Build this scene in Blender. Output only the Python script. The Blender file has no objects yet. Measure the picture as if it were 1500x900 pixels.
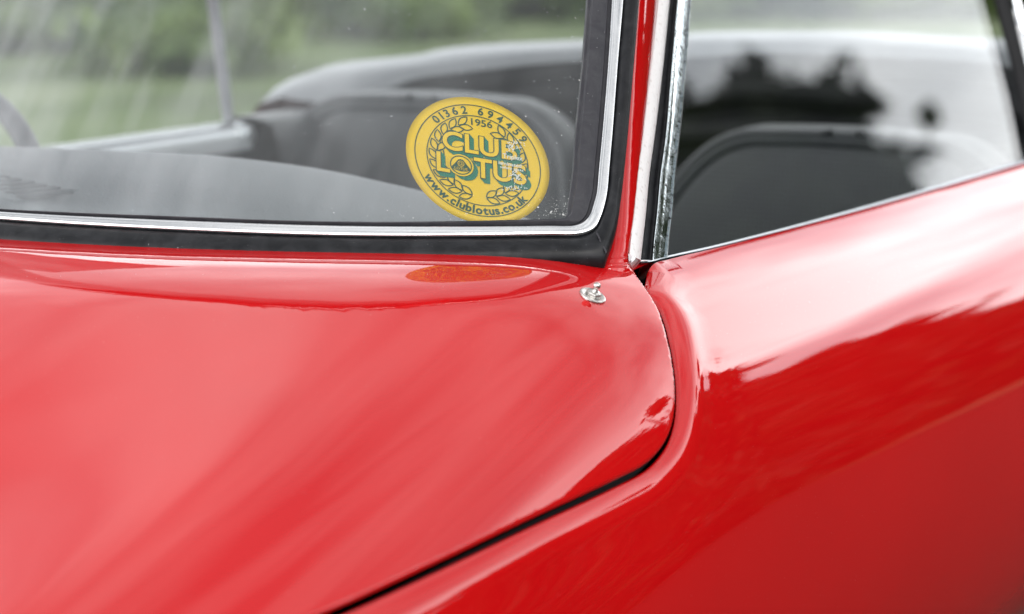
import bpy, bmesh, math, random
import numpy as np
from math import sin, cos, tan, atan, radians, pi
from mathutils import Vector, Matrix
from mathutils.geometry import delaunay_2d_cdt

random.seed(7)
rng = np.random.default_rng(7)
scene = bpy.context.scene
COL = scene.collection

# ------------------------------------------------------------------ camera
# World axes follow the car: +X to the car's left, +Y to its tail, +Z up.
F = 3540.0                                   # focal length in photo pixels (85 mm lens)
TH = radians(31.0)                           # camera heading against the car's axis
PT = atan(589 / 3540.0)                      # camera looks slightly down
fw = np.array([-sin(TH) * cos(PT), cos(TH) * cos(PT), -sin(PT)])
rt = np.array([cos(TH), sin(TH), 0.0])
up = np.cross(rt, fw)
ZB = 0.80                                    # height of the waist line above ground

def rayd(px, py):
    return fw + rt * (px - 750) / F - up * (py - 450) / F

CAM = np.array([0, 0, ZB]) - rayd(950, 390) * 1.8

cd = bpy.data.cameras.new('camera')
cam = bpy.data.objects.new('camera', cd)
COL.objects.link(cam)
cam.matrix_world = Matrix(((rt[0], up[0], -fw[0], CAM[0]), (rt[1], up[1], -fw[1], CAM[1]),
                           (rt[2], up[2], -fw[2], CAM[2]), (0, 0, 0, 1)))
cd.sensor_width = 36.0
cd.lens = 36.0 * F / 1500.0
cd.clip_start = 0.05
cd.clip_end = 2000
cd.dof.use_dof = True
cd.dof.focus_distance = 1.79
cd.dof.aperture_fstop = 4.8
cd.dof.aperture_blades = 9
scene.camera = cam

# ------------------------------------------------------------------ sky and sun
SUN_EL, SUN_AZ = radians(42), radians(132)   # azimuth clockwise from +Y
w = bpy.data.worlds.new('World')
scene.world = w
w.use_nodes = True
nt = w.node_tree
nt.nodes.clear()
def wn(t, **k):
    n = nt.nodes.new(t)
    for a, b in k.items():
        setattr(n, a, b)
    return n
sky = wn('ShaderNodeTexSky', sky_type='NISHITA', sun_disc=False, sun_elevation=SUN_EL,
         sun_rotation=SUN_AZ, air_density=1.0, dust_density=1.5)
tc = wn('ShaderNodeTexCoord')
mp = wn('ShaderNodeMapping')
mp.inputs['Scale'].default_value = (1.0, 1.0, 2.0)
mp.inputs['Location'].default_value = (11.2, 6.1, 3.3)
n1 = wn('ShaderNodeTexNoise')
n1.inputs['Scale'].default_value = 2.3
n1.inputs['Detail'].default_value = 7
n1.inputs['Roughness'].default_value = 0.55
n1.inputs['Distortion'].default_value = 0.4
r1 = wn('ShaderNodeValToRGB')
r1.color_ramp.elements[0].position = 0.20
r1.color_ramp.elements[1].position = 0.42
n2 = wn('ShaderNodeTexNoise')
n2.inputs['Scale'].default_value = 3.2
n2.inputs['Detail'].default_value = 5
r2 = wn('ShaderNodeValToRGB')
r2.color_ramp.elements[0].position = 0.36
r2.color_ramp.elements[0].color = (8.0, 8.4, 9.0, 1)
r2.color_ramp.elements[1].position = 0.66
r2.color_ramp.elements[1].color = (22.0, 22.0, 22.0, 1)
mx = wn('ShaderNodeMix', data_type='RGBA')
bg = wn('ShaderNodeBackground')
bg.inputs['Strength'].default_value = 0.10
wo = wn('ShaderNodeOutputWorld')
L = nt.links.new
L(tc.outputs['Generated'], mp.inputs['Vector'])
# the cloud layer brightens towards the horizon
nv = wn('ShaderNodeVectorMath', operation='NORMALIZE')
sx = wn('ShaderNodeSeparateXYZ')
mr = wn('ShaderNodeMapRange', interpolation_type='SMOOTHSTEP')
mr.inputs['From Min'].default_value = 0.30
mr.inputs['From Max'].default_value = 0.74
mr.inputs['To Min'].default_value = 2.8
mr.inputs['To Max'].default_value = 0.62
sc = wn('ShaderNodeVectorMath', operation='SCALE')
L(tc.outputs['Generated'], nv.inputs[0])
L(nv.outputs[0], sx.inputs[0])
L(sx.outputs['Z'], mr.inputs['Value'])
L(mr.outputs['Result'], sc.inputs['Scale'])
L(r2.outputs['Color'], sc.inputs[0])
L(mp.outputs['Vector'], n1.inputs['Vector'])
L(mp.outputs['Vector'], n2.inputs['Vector'])
L(n1.outputs['Fac'], r1.inputs['Fac'])
L(n2.outputs['Fac'], r2.inputs['Fac'])
L(r1.outputs['Color'], mx.inputs['Factor'])
L(sky.outputs['Color'], mx.inputs['A'])
L(sc.outputs[0], mx.inputs['B'])
L(mx.outputs['Result'], bg.inputs['Color'])
L(bg.outputs['Background'], wo.inputs['Surface'])

sl = bpy.data.lights.new('sun', 'SUN')
sl.energy = 0.9
sl.angle = radians(16)
sl.color = (1.0, 0.96, 0.9)
so = bpy.data.objects.new('sun', sl)
COL.objects.link(so)
sd = Vector((sin(SUN_AZ) * cos(SUN_EL), cos(SUN_AZ) * cos(SUN_EL), sin(SUN_EL)))
so.rotation_euler = (-sd).to_track_quat('-Z', 'Y').to_euler()
so.location = sd * 20

vs = scene.view_settings
vs.view_transform = 'Standard'
vs.look = 'None'
vs.gamma = 1.0
vs.exposure = -0.18
scene.render.engine = 'CYCLES'
scene.cycles.max_bounces = 10
scene.cycles.transparent_max_bounces = 24
scene.cycles.caustics_reflective = False
scene.cycles.caustics_refractive = False
scene.cycles.sample_clamp_indirect = 6

# ------------------------------------------------------------------ materials
def mat(name, base, rough=0.5, metal=0.0, spec=0.5, coat=0.0, coat_rough=0.03, ior=1.5):
    m = bpy.data.materials.new(name)
    m.use_nodes = True
    b = m.node_tree.nodes['Principled BSDF']
    b.inputs['Base Color'].default_value = (*base, 1)
    b.inputs['Roughness'].default_value = rough
    b.inputs['Metallic'].default_value = metal
    b.inputs['Specular IOR Level'].default_value = spec
    b.inputs['IOR'].default_value = ior
    b.inputs['Coat Weight'].default_value = coat
    b.inputs['Coat Roughness'].default_value = coat_rough
    return m

def nodes(m):
    t = m.node_tree
    return t, t.nodes['Principled BSDF']

def noise(t, scale, detail=4, rough=0.55, dist=0.0, vec=None, coord='Object', sc3=None):
    n = t.nodes.new('ShaderNodeTexNoise')
    n.inputs['Scale'].default_value = scale
    n.inputs['Detail'].default_value = detail
    n.inputs['Roughness'].default_value = rough
    n.inputs['Distortion'].default_value = dist
    c = t.nodes.new('ShaderNodeTexCoord')
    src = c.outputs[coord]
    if sc3:
        mpn = t.nodes.new('ShaderNodeMapping')
        mpn.inputs['Scale'].default_value = sc3
        t.links.new(src, mpn.inputs['Vector'])
        src = mpn.outputs['Vector']
    t.links.new(src, n.inputs['Vector'])
    return n

def ramp(t, src, p0, c0, p1, c1):
    r = t.nodes.new('ShaderNodeValToRGB')
    r.color_ramp.elements[0].position = p0
    r.color_ramp.elements[1].position = p1
    r.color_ramp.elements[0].color = (*c0, 1) if len(c0) == 3 else c0
    r.color_ramp.elements[1].color = (*c1, 1) if len(c1) == 3 else c1
    t.links.new(src, r.inputs['Fac'])
    return r

def bump(t, b, src, strength, dist, into='Normal', prev=None):
    n = t.nodes.new('ShaderNodeBump')
    n.inputs['Strength'].default_value = strength
    n.inputs['Distance'].default_value = dist
    t.links.new(src, n.inputs['Height'])
    if prev:
        t.links.new(prev.outputs['Normal'], n.inputs['Normal'])
    t.links.new(n.outputs['Normal'], b.inputs[into])
    return n

M = {}
# red paint: hand-finished glossy enamel over glass fibre, faintly wavy
m = M['paint'] = mat('red_gloss_paint', (0.60, 0.0045, 0.0065), rough=0.5, spec=0.0, coat=1.0, coat_rough=0.02)
t, b = nodes(m)
b.inputs['Coat IOR'].default_value = 1.65
na = noise(t, 7, 2, 0.5, sc3=(1, .45, 1))
nb = noise(t, 420, 2, 0.5)
b1 = bump(t, b, na.outputs['Fac'], 1.0, 0.0008, 'Coat Normal')
b2 = bump(t, b, nb.outputs['Fac'], 1.0, 0.000008, 'Coat Normal', prev=b1)
ds = noise(t, 900, 2, 0.4)
dr = ramp(t, ds.outputs['Fac'], 0.745, (0, 0, 0), 0.79, (1, 1, 1))
ncl = noise(t, 5, 3, 0.5)
cr = ramp(t, ncl.outputs['Fac'], 0.3, (0.47, 0.0035, 0.005), 0.7, (0.51, 0.004, 0.0055))
mxn = t.nodes.new('ShaderNodeMix'); mxn.data_type = 'RGBA'
dm = t.nodes.new('ShaderNodeMath'); dm.operation = 'MULTIPLY'; dm.inputs[1].default_value = 0.35
t.links.new(dr.outputs['Color'], dm.inputs[0])
t.links.new(dm.outputs['Value'], mxn.inputs['Factor'])
t.links.new(cr.outputs['Color'], mxn.inputs['A'])
mxn.inputs['B'].default_value = (0.7, 0.35, 0.33, 1)
t.links.new(mxn.outputs['Result'], b.inputs['Base Color'])

# black rubber, scuffed and chalky in patches
def rubber(name, c0, c1, rough):
    m = mat(name, c0, rough=rough, spec=0.26)
    t, b = nodes(m)
    n = noise(t, 60, 6, 0.65, 0.6)
    r = ramp(t, n.outputs['Fac'], 0.42, c0, 0.78, c1)
    n3 = noise(t, 700, 2, 0.5)
    r3 = ramp(t, n3.outputs['Fac'], 0.735, (0, 0, 0), 0.78, (1, 1, 1))
    mm = t.nodes.new('ShaderNodeMix'); mm.data_type = 'RGBA'
    t.links.new(r3.outputs['Color'], mm.inputs['Factor'])
    t.links.new(r.outputs['Color'], mm.inputs['A'])
    mm.inputs['B'].default_value = (0.22, 0.22, 0.22, 1)
    t.links.new(mm.outputs['Result'], b.inputs['Base Color'])
    n2 = noise(t, 25, 5, 0.6)
    rr = ramp(t, n2.outputs['Fac'], 0.3, (rough - .1,) * 3, 0.75, (rough + .15,) * 3)
    t.links.new(rr.outputs['Color'], b.inputs['Roughness'])
    bump(t, b, n.outputs['Fac'], 0.5, 0.0006)
    return m
M['rubber'] = rubber('black_rubber', (0.005, 0.0055, 0.007), (0.024, 0.025, 0.028), 0.40)
M['rubber_grey'] = rubber('aged_grey_rubber', (0.030, 0.030, 0.036), (0.055, 0.055, 0.06), 0.55)

m = M['chrome'] = mat('bright_trim', (0.86, 0.87, 0.88), rough=0.13, metal=1.0)
t, b = nodes(m)
n = noise(t, 45, 5, 0.6)
r = ramp(t, n.outputs['Fac'], 0.35, (0.08,) * 3, 0.8, (0.28,) * 3)
t.links.new(r.outputs['Color'], b.inputs['Roughness'])
bump(t, b, n.outputs['Fac'], 0.6, 0.0005)

m = M['pitted'] = mat('pitted_chrome', (0.75, 0.78, 0.8), rough=0.12, metal=1.0)
t, b = nodes(m)
n = noise(t, 330, 4, 0.6)
r = ramp(t, n.outputs['Fac'], 0.56, (0.62, 0.68, 0.70), 0.66, (0.05, 0.05, 0.045))
t.links.new(r.outputs['Color'], b.inputs['Base Color'])
n2 = noise(t, 70, 4, 0.6)
r2_ = ramp(t, n2.outputs['Fac'], 0.35, (0.08,) * 3, 0.75, (0.3,) * 3)
t.links.new(r2_.outputs['Color'], b.inputs['Roughness'])
bump(t, b, n2.outputs['Fac'], 1.0, 0.0003)

m = M['waist'] = mat('dulled_waist_trim', (0.30, 0.32, 0.35), rough=0.3, metal=1.0)
m = M['white_strip'] = mat('white_sealing_strip', (0.78, 0.77, 0.76), rough=0.55, spec=0.3)
t, b = nodes(m)
n = noise(t, 300, 3, 0.5)
r = ramp(t, n.outputs['Fac'], 0.25, (0.60, 0.57, 0.55), 0.42, (0.78, 0.77, 0.765))
t.links.new(r.outputs['Color'], b.inputs['Base Color'])

def glass(name, tint, dust_haze):
    m = bpy.data.materials.new(name)
    m.use_nodes = True
    t = m.node_tree
    t.nodes.clear()
    o = t.nodes.new('ShaderNodeOutputMaterial')
    lw = t.nodes.new('ShaderNodeLayerWeight')
    lw.inputs['Blend'].default_value = 0.5
    p = t.nodes.new('ShaderNodeMath'); p.operation = 'POWER'; p.inputs[1].default_value = 5
    a = t.nodes.new('ShaderNodeMath'); a.operation = 'MULTIPLY_ADD'
    a.inputs[1].default_value = 0.965; a.inputs[2].default_value = 0.035
    tr = t.nodes.new('ShaderNodeBsdfTransparent'); tr.inputs['Color'].default_value = (*tint, 1)
    gl = t.nodes.new('ShaderNodeBsdfGlossy'); gl.inputs['Roughness'].default_value = 0.0
    mx = t.nodes.new('ShaderNodeMixShader')
    t.links.new(lw.outputs['Facing'], p.inputs[0])
    t.links.new(p.outputs[0], a.inputs[0])
    t.links.new(a.outputs[0], mx.inputs['Fac'])
    t.links.new(tr.outputs[0], mx.inputs[1])
    t.links.new(gl.outputs[0], mx.inputs[2])
    # dusty film with dried specks; the film also paints in reflected sky haze
    df = t.nodes.new('ShaderNodeBsdfDiffuse'); df.inputs['Color'].default_value = (0.62, 0.64, 0.66, 1)
    ns = noise(t, 260, 3, 0.6)
    rs = ramp(t, ns.outputs['Fac'], 0.70, (0, 0, 0), 0.76, (1, 1, 1))
    nf = noise(t, 1.0, 5, 0.6)
    mpg = t.nodes.new('ShaderNodeMapping'); mpg.inputs['Rotation'].default_value = (0, radians(-48), 0)
    mpg.inputs['Scale'].default_value = (16, 4, 3)
    t.links.new(nf.inputs['Vector'].links[0].from_socket, mpg.inputs['Vector'])
    t.links.new(mpg.outputs['Vector'], nf.inputs['Vector'])
    rf = ramp(t, nf.outputs['Fac'], 0.40, (0.25,) * 3, 0.72, (1.6,) * 3)  # slanting streaks paint in cloud reflections on the glass
    mm = t.nodes.new('ShaderNodeMath'); mm.operation = 'MULTIPLY'
    t.links.new(rs.outputs['Color'], mm.inputs[0]); t.links.new(rf.outputs['Color'], mm.inputs[1])
    m2 = t.nodes.new('ShaderNodeMath'); m2.operation = 'MULTIPLY_ADD'
    m2.inputs[1].default_value = 0.5 * dust_haze; 
    mf = t.nodes.new('ShaderNodeMath'); mf.operation = 'MULTIPLY'; mf.inputs[1].default_value = 0.105 * dust_haze
    # haze thickens away from the near corner, painting in the brighter sky mirrored there
    cg = t.nodes.new('ShaderNodeTexCoord'); sg = t.nodes.new('ShaderNodeSeparateXYZ')
    mg = t.nodes.new('ShaderNodeMapRange'); mg.inputs['From Min'].default_value = -0.12; mg.inputs['From Max'].default_value = -0.50
    mg.inputs['To Min'].default_value = 0.22; mg.inputs['To Max'].default_value = 1.5
    mh = t.nodes.new('ShaderNodeMath'); mh.operation = 'MULTIPLY'
    t.links.new(cg.outputs['Object'], sg.inputs[0]); t.links.new(sg.outputs['X'], mg.inputs['Value'])
    t.links.new(mg.outputs['Result'], mh.inputs[0]); t.links.new(rf.outputs['Color'], mh.inputs[1])
    t.links.new(mh.outputs[0], mf.inputs[0])
    t.links.new(mm.outputs[0], m2.inputs[0]); t.links.new(mf.outputs[0], m2.inputs[2])
    mx2 = t.nodes.new('ShaderNodeMixShader')
    t.links.new(m2.outputs[0], mx2.inputs['Fac'])
    t.links.new(mx.outputs[0], mx2.inputs[1]); t.links.new(df.outputs[0], mx2.inputs[2])
    t.links.new(mx2.outputs[0], o.inputs['Surface'])
    return m
M['glass'] = glass('windscreen_glass', (0.93, 0.95, 0.95), 1.0)
M['side_glass'] = glass('door_glass', (0.93, 0.95, 0.95), 0.05)

def vinyl(name, c, rough, bscale=900, bd=0.0004, spec=0.4):
    m = mat(name, c, rough=rough, spec=spec)
    t, b = nodes(m)
    n = noise(t, bscale, 2, 0.5)
    bump(t, b, n.outputs['Fac'], 0.7, bd)
    return m
M['dash'] = vinyl('faded_dash_vinyl', (0.155, 0.162, 0.172), 0.6, 420, 0.0016)
M['dash_dark'] = vinyl('dark_plastic', (0.022, 0.023, 0.025), 0.5)
M['seat'] = vinyl('dark_seat_vinyl', (0.022, 0.024, 0.027), 0.42, spec=0.3)
M['rim'] = vinyl('worn_rim_leather', (0.09, 0.093, 0.10), 0.5)
M['slot_shade'] = vinyl('slot_shadow_plastic', (0.07, 0.073, 0.078), 0.6)
M['piping'] = vinyl('grey_piping', (0.07, 0.07, 0.075), 0.38)
M['hood'] = vinyl('folded_hood_fabric', (0.008, 0.008, 0.009), 0.6, 500, 0.0008, spec=0.2)
M['cover'] = vinyl('grey_hood_cover', (0.16, 0.165, 0.175), 0.4, 500, 0.0008)
M['black'] = mat('black_trim_board', (0.008, 0.008, 0.009), rough=0.8, spec=0.2)
# basket-weave seat panel
m = M['weave'] = mat('woven_seat_panel', (0.035, 0.037, 0.040), rough=0.5, spec=0.35)
t, b = nodes(m)
c = t.nodes.new('ShaderNodeTexCoord')
ck = t.nodes.new('ShaderNodeTexChecker'); ck.inputs['Scale'].default_value = 260
mpn = t.nodes.new('ShaderNodeMapping'); mpn.inputs['Rotation'].default_value = (0, radians(45), 0)
mpn.inputs['Scale'].default_value = (1, 0.001, 1)
t.links.new(c.outputs['Object'], mpn.inputs['Vector'])
t.links.new(mpn.outputs['Vector'], ck.inputs['Vector'])
bump(t, b, ck.outputs['Fac'], 0.6, 0.0012)
ck.inputs['Color1'].default_value = (0.05, 0.052, 0.056, 1)
ck.inputs['Color2'].default_value = (0.024, 0.025, 0.028, 1)
t.links.new(ck.outputs['Color'], b.inputs['Base Color'])

m = M['yellow'] = mat('yellow_vinyl_print', (0.72, 0.47, 0.012), rough=0.4, spec=0.3)
t, b = nodes(m)
n = noise(t, 40, 5, 0.6)
r = ramp(t, n.outputs['Fac'], 0.3, (0.74, 0.46, 0.006), 0.75, (0.80, 0.50, 0.012))
t.links.new(r.outputs['Color'], b.inputs['Base Color'])
M['green'] = mat('green_print', (0.004, 0.06, 0.03), rough=0.45, spec=0.3)
M['teal'] = mat('bright_green_print', (0.001, 0.15, 0.085), rough=0.45, spec=0.3)
M['white_mark'] = mat('white_etched_mark', (0.72, 0.72, 0.68), rough=0.5)
M['steel'] = mat('dull_nickel', (0.62, 0.60, 0.57), rough=0.34, metal=1.0)
t, b = nodes(M['steel'])
n = noise(t, 500, 4, 0.6)
r = ramp(t, n.outputs['Fac'], 0.4, (0.70, 0.68, 0.65), 0.75, (0.33, 0.31, 0.29))
t.links.new(r.outputs['Color'], b.inputs['Base Color'])
M['leaf'] = mat('leaf', (0.045, 0.085, 0.018), rough=0.55, spec=0.3)
t, b = nodes(M['leaf'])
n = noise(t, 0.45, 3, 0.5)
r = ramp(t, n.outputs['Fac'], 0.35, (0.010, 0.022, 0.006), 0.7, (0.040, 0.055, 0.013))
t.links.new(r.outputs['Color'], b.inputs['Base Color'])
M['bark'] = mat('bark', (0.07, 0.05, 0.035), rough=0.9)
t, b = nodes(M['bark'])
n = noise(t, 6, 5, 0.6, sc3=(1, 1, .2))
bump(t, b, n.outputs['Fac'], 1.0, 0.05)
m = M['grass'] = mat('grass_ground', (0.08, 0.10, 0.03), rough=0.9, spec=0.1)
t, b = nodes(m)
n = noise(t, 0.33, 6, 0.6, 0.3)
r = ramp(t, n.outputs['Fac'], 0.36, (0.06, 0.075, 0.04), 0.66, (0.33, 0.34, 0.24))
e = r.color_ramp.elements.new(0.5); e.color = (0.15, 0.20, 0.085, 1)
n4 = noise(t, 40, 3, 0.6)
mm = t.nodes.new('ShaderNodeMix'); mm.data_type = 'RGBA'; mm.blend_type = 'OVERLAY'
mm.inputs['Factor'].default_value = 0.6
t.links.new(r.outputs['Color'], mm.inputs['A']); t.links.new(n4.outputs['Fac'], mm.inputs['B'])
t.links.new(mm.outputs['Result'], b.inputs['Base Color'])
m = M['gravel'] = mat('pale_gravel', (0.26, 0.245, 0.22), rough=0.95, spec=0.1)
t, b = nodes(m)
n = noise(t, 55, 5, 0.7)
r = ramp(t, n.outputs['Fac'], 0.35, (0.035, 0.033, 0.025), 0.7, (0.085, 0.08, 0.065))
t.links.new(r.outputs['Color'], b.inputs['Base Color'])
bump(t, b, n.outputs['Fac'], 1.0, 0.02)

# ------------------------------------------------------------------ helpers
def mesh_obj(name, verts, faces, material, parent=None, smooth=True, normals=None, sharp=None):
    me = bpy.data.meshes.new(name)
    me.from_pydata([tuple(map(float, v)) for v in verts], [], [tuple(map(int, f)) for f in faces])
    me.materials.append(material)
    if smooth:
        me.polygons.foreach_set('use_smooth', [True] * len(me.polygons))
    if normals is not None:
        me.normals_split_custom_set_from_vertices([tuple(map(float, n)) for n in normals])
    elif smooth and sharp:
        me.set_sharp_from_angle(angle=radians(sharp))
    me.update()
    o = bpy.data.objects.new(name, me)
    COL.objects.link(o)
    if parent is not None:
        o.parent = parent
        o.matrix_parent_inverse = PINV.get(parent.name, Matrix())
    return o

PINV = {}
def tag(o, label=None, cat=None, group=None, kind=None):
    for k, v in (('label', label), ('category', cat), ('group', group), ('kind', kind)):
        if v:
            o[k] = v
    return o

def catmull(P, n):
    P = np.asarray(P, float)
    Q = np.vstack([2 * P[0] - P[1], P, 2 * P[-1] - P[-2]])
    out = []
    for i in range(len(P) - 1):
        p0, p1, p2, p3 = Q[i:i + 4]
        # centripetal parameters keep corners free of loops
        t0 = 0; t1 = t0 + max(np.linalg.norm(p1 - p0), 1e-9) ** .5
        t2 = t1 + max(np.linalg.norm(p2 - p1), 1e-9) ** .5; t3 = t2 + max(np.linalg.norm(p3 - p2), 1e-9) ** .5
        for k in range(n):
            tt = t1 + (t2 - t1) * k / n
            A1 = (t1 - tt) / (t1 - t0) * p0 + (tt - t0) / (t1 - t0) * p1
            A2 = (t2 - tt) / (t2 - t1) * p1 + (tt - t1) / (t2 - t1) * p2
            A3 = (t3 - tt) / (t3 - t2) * p2 + (tt - t2) / (t3 - t2) * p3
            B1 = (t2 - tt) / (t2 - t0) * A1 + (tt - t0) / (t2 - t0) * A2
            B2 = (t3 - tt) / (t3 - t1) * A2 + (tt - t1) / (t3 - t1) * A3
            out.append((t2 - tt) / (t2 - t1) * B1 + (tt - t1) / (t2 - t1) * B2)
    out.append(P[-1])
    return np.array(out)

def grid_faces(nr, nc, off=0, closed_c=False):
    f = []
    for i in range(nr - 1):
        for j in range(nc if closed_c else nc - 1):
            k = (j + 1) % nc
            f.append((off + i * nc + j, off + i * nc + k, off + (i + 1) * nc + k, off + (i + 1) * nc + j))
    return f

def loft(name, rows, material, parent, closed=False, caps=False, sharp=None, flip=False):
    """rows: list of equally long 3D point rows."""
    R = np.asarray(rows, float)
    nr, nc = R.shape[:2]
    f = grid_faces(nr, nc, 0, closed)
    if caps:
        f.append(tuple(range(nc))[::-1]); f.append(tuple(range((nr - 1) * nc, nr * nc)))
    if flip:
        f = [q[::-1] for q in f]
    return mesh_obj(name, R.reshape(-1, 3), f, material, parent, sharp=sharp)

def tube(pts, r, n=12, rx=None):
    """closed-section sweep, returns rows of points"""
    P = np.asarray(pts, float)
    T = np.gradient(P, axis=0)
    T /= np.linalg.norm(T, axis=1)[:, None]
    ref = np.array([0, 0, 1.0]) if abs(T[0, 2]) < .9 else np.array([1.0, 0, 0])
    rows = []
    for p, t_ in zip(P, T):
        a = np.cross(t_, ref); a /= np.linalg.norm(a); b_ = np.cross(a, t_)
        rows.append([p + r * cos(q) * a + (rx or r) * sin(q) * b_ for q in np.linspace(0, 2 * pi, n, endpoint=False)])
    return rows

def mirror_obj(o, parent, name=None):
    """a mirrored copy (about the car's centre plane) with its own mesh data"""
    me = o.data.copy()
    n = len(me.vertices)
    co = np.empty(n * 3); me.vertices.foreach_get('co', co); co = co.reshape(-1, 3)
    nn = np.array([tuple(c.vector) for c in me.corner_normals]) if False else None
    co[:, 0] = 2 * XC - co[:, 0]
    me.vertices.foreach_set('co', co.ravel())
    me.flip_normals()
    me.update()
    c = bpy.data.objects.new(name or o.name.split('.')[0], me)
    COL.objects.link(c)
    c.parent = parent
    c.matrix_parent_inverse = PINV.get(parent.name, Matrix())
    return c

XC = -0.50                                   # the car's centre plane
car = bpy.data.objects.new('sports_car', None)
COL.objects.link(car)
car.location = (XC, 0.1, 0.0)
PINV['sports_car'] = Matrix.Translation((-XC, -0.1, 0.0))
tag(car, 'glossy red open sports car seen close at windscreen corner and door', 'car')

# ------------------------------------------------------------------ red body shell
# cross-section: slope angle of the surface normal along the arc length s (0 at the waist line)
SK = np.array([-.9, -.45, -.25, -.15, -.08, -.04, 0, .03, .06, .09, .12, .15, .19, .24, .29, .34, .39, .44, .49])
AK = np.array([90.5, 90.3, 90.1, 89.5, 87, 80, 67, 60, 51, 41.5, 31.5, 24.0, 16.0, 8.8, 2.5, -4, -12, -26, -52.])
ss = np.linspace(-.9, .49, 2781)

def pchip(x, xk, yk):
    h = np.diff(xk); d = np.diff(yk) / h; m_ = np.zeros_like(yk)
    m_[0] = d[0]; m_[-1] = d[-1]
    for i in range(1, len(xk) - 1):
        if d[i - 1] * d[i] > 0:
            w1 = 2 * h[i] + h[i - 1]; w2 = h[i] + 2 * h[i - 1]
            m_[i] = (w1 + w2) / (w1 / d[i - 1] + w2 / d[i])
    i = np.clip(np.searchsorted(xk, x) - 1, 0, len(h) - 1); q = (x - xk[i]) / h[i]
    return ((1 + 2 * q) * (1 - q) ** 2 * yk[i] + q * (1 - q) ** 2 * h[i] * m_[i]
            + q * q * (3 - 2 * q) * yk[i + 1] + q * q * (q - 1) * h[i] * m_[i + 1])

aa = np.radians(pchip(ss, SK, AK))
ds_ = ss[1] - ss[0]
PX = np.concatenate([[0], np.cumsum((np.sin(aa)[1:] + np.sin(aa)[:-1]) / 2 * ds_)])
PZ = np.concatenate([[0], np.cumsum(-(np.cos(aa)[1:] + np.cos(aa)[:-1]) / 2 * ds_)])
i0 = np.argmin(abs(ss))
PX -= PX[i0]; PZ -= PZ[i0]

def sag(Y, s):
    """the scuttle and shoulder fall away ahead of the windscreen"""
    Y = np.asarray(Y, float)
    x = np.interp(s, ss, PX)
    q = np.clip(-0.205 + 0.6 * np.clip(x + 0.5, 0, .52) ** 2 + 0.3 * np.clip(x + 0.5, 0, .52) ** 4 - Y, 0, None)
    wx = np.clip((SAGA - np.asarray(s, float)) / SAGW, 0, 1)
    wx = SAGM + (1 - SAGM) * wx * wx * (3 - 2 * wx)
    k, q0 = SAGK, SAGQ
    e = np.clip(q - q0, 0, None)
    return -wx * np.where(q < q0, k * q * q, k * q0 * q0 + 2 * k * q0 * (SAGR * e + (1 - SAGR) * SAGL * (1 - np.exp(-e / SAGL))))
SAGK, SAGQ, SAGA, SAGW, SAGM, SAGR, SAGL = 1.0, .155, .22, .45, .55, 1.0, .3

def body(Y, s):
    Y = np.asarray(Y, float); s = np.asarray(s, float)
    return np.stack([np.interp(s, ss, PX), Y, np.interp(s, ss, PZ) + ZB + sag(Y, s)], -1)

def body_normal(Y, s):
    e = 1e-4
    a = body(Y + e, s) - body(Y - e, s)
    b_ = body(Y, s + e) - body(Y, s - e)
    n = np.cross(b_, a)
    n /= np.linalg.norm(n, axis=-1)[..., None]
    return n

def body_hit(px, py):
    """where a line of sight meets the shell, as (Y, s)"""
    d = rayd(px, py)
    Y = -0.2
    for _ in range(25):
        zo = ZB + sag(Y, ss)
        # distance of profile points from the sight line, in the XZ plane
        tt = (PX - CAM[0]) / d[0]
        g = CAM[2] + tt * d[2] - (PZ + zo)
        ok = (g[:-1] * g[1:] <= 0)
        idx = np.where(ok)[0]
        best = None
        for i in idx:
            f = g[i] / (g[i] - g[i + 1] + 1e-15)
            tv = tt[i] + f * (tt[i + 1] - tt[i])
            if tv > 0 and (best is None or tv < best[0]):
                best = (tv, ss[i] + f * ds_)
        Yn = CAM[1] + best[0] * d[1]
        if abs(Yn - Y) < 1e-6:
            break
        Y = Yn
    return np.array([Yn, best[1]])

# windscreen base line in plan: Y over distance u from the centre plane
def _fit():
    P = []
    for q in [(885, 395), (750, 397.5), (600, 397.5), (450, 396), (300, 392), (150, 384), (0, 374.5)]:
        d = rayd(*q); k = (ZB + 0.003 - CAM[2]) / d[2]; P.append(CAM + k * d)
    P = np.array(P); u = P[:, 0] - XC
    A_ = np.stack([np.ones_like(u), u ** 2, u ** 4], 1)
    return np.linalg.lstsq(A_, P[:, 1], rcond=None)[0]
BC = _fit()
def base_y(u): return BC[0] + BC[1] * u ** 2 + BC[2] * u ** 4
def base_dy(u): return 2 * BC[1] * u + 4 * BC[2] * u ** 3
RK = radians(55)                              # rake of the glass
ZW = ZB + 0.003

def screen(u, z, off=0.0):
    """a point on the windscreen: u across, z height, off outward along the normal"""
    u = np.asarray(u, float); z = np.asarray(z, float)
    dy = base_dy(u); l = np.sqrt(1 + dy * dy)
    nx, ny = dy / l, -1 / l
    k = (z - ZW) / tan(RK)
    return np.stack([u + XC - nx * k + nx * sin(RK) * off, base_y(u) - ny * k + ny * sin(RK) * off, z + cos(RK) * off], -1)

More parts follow.
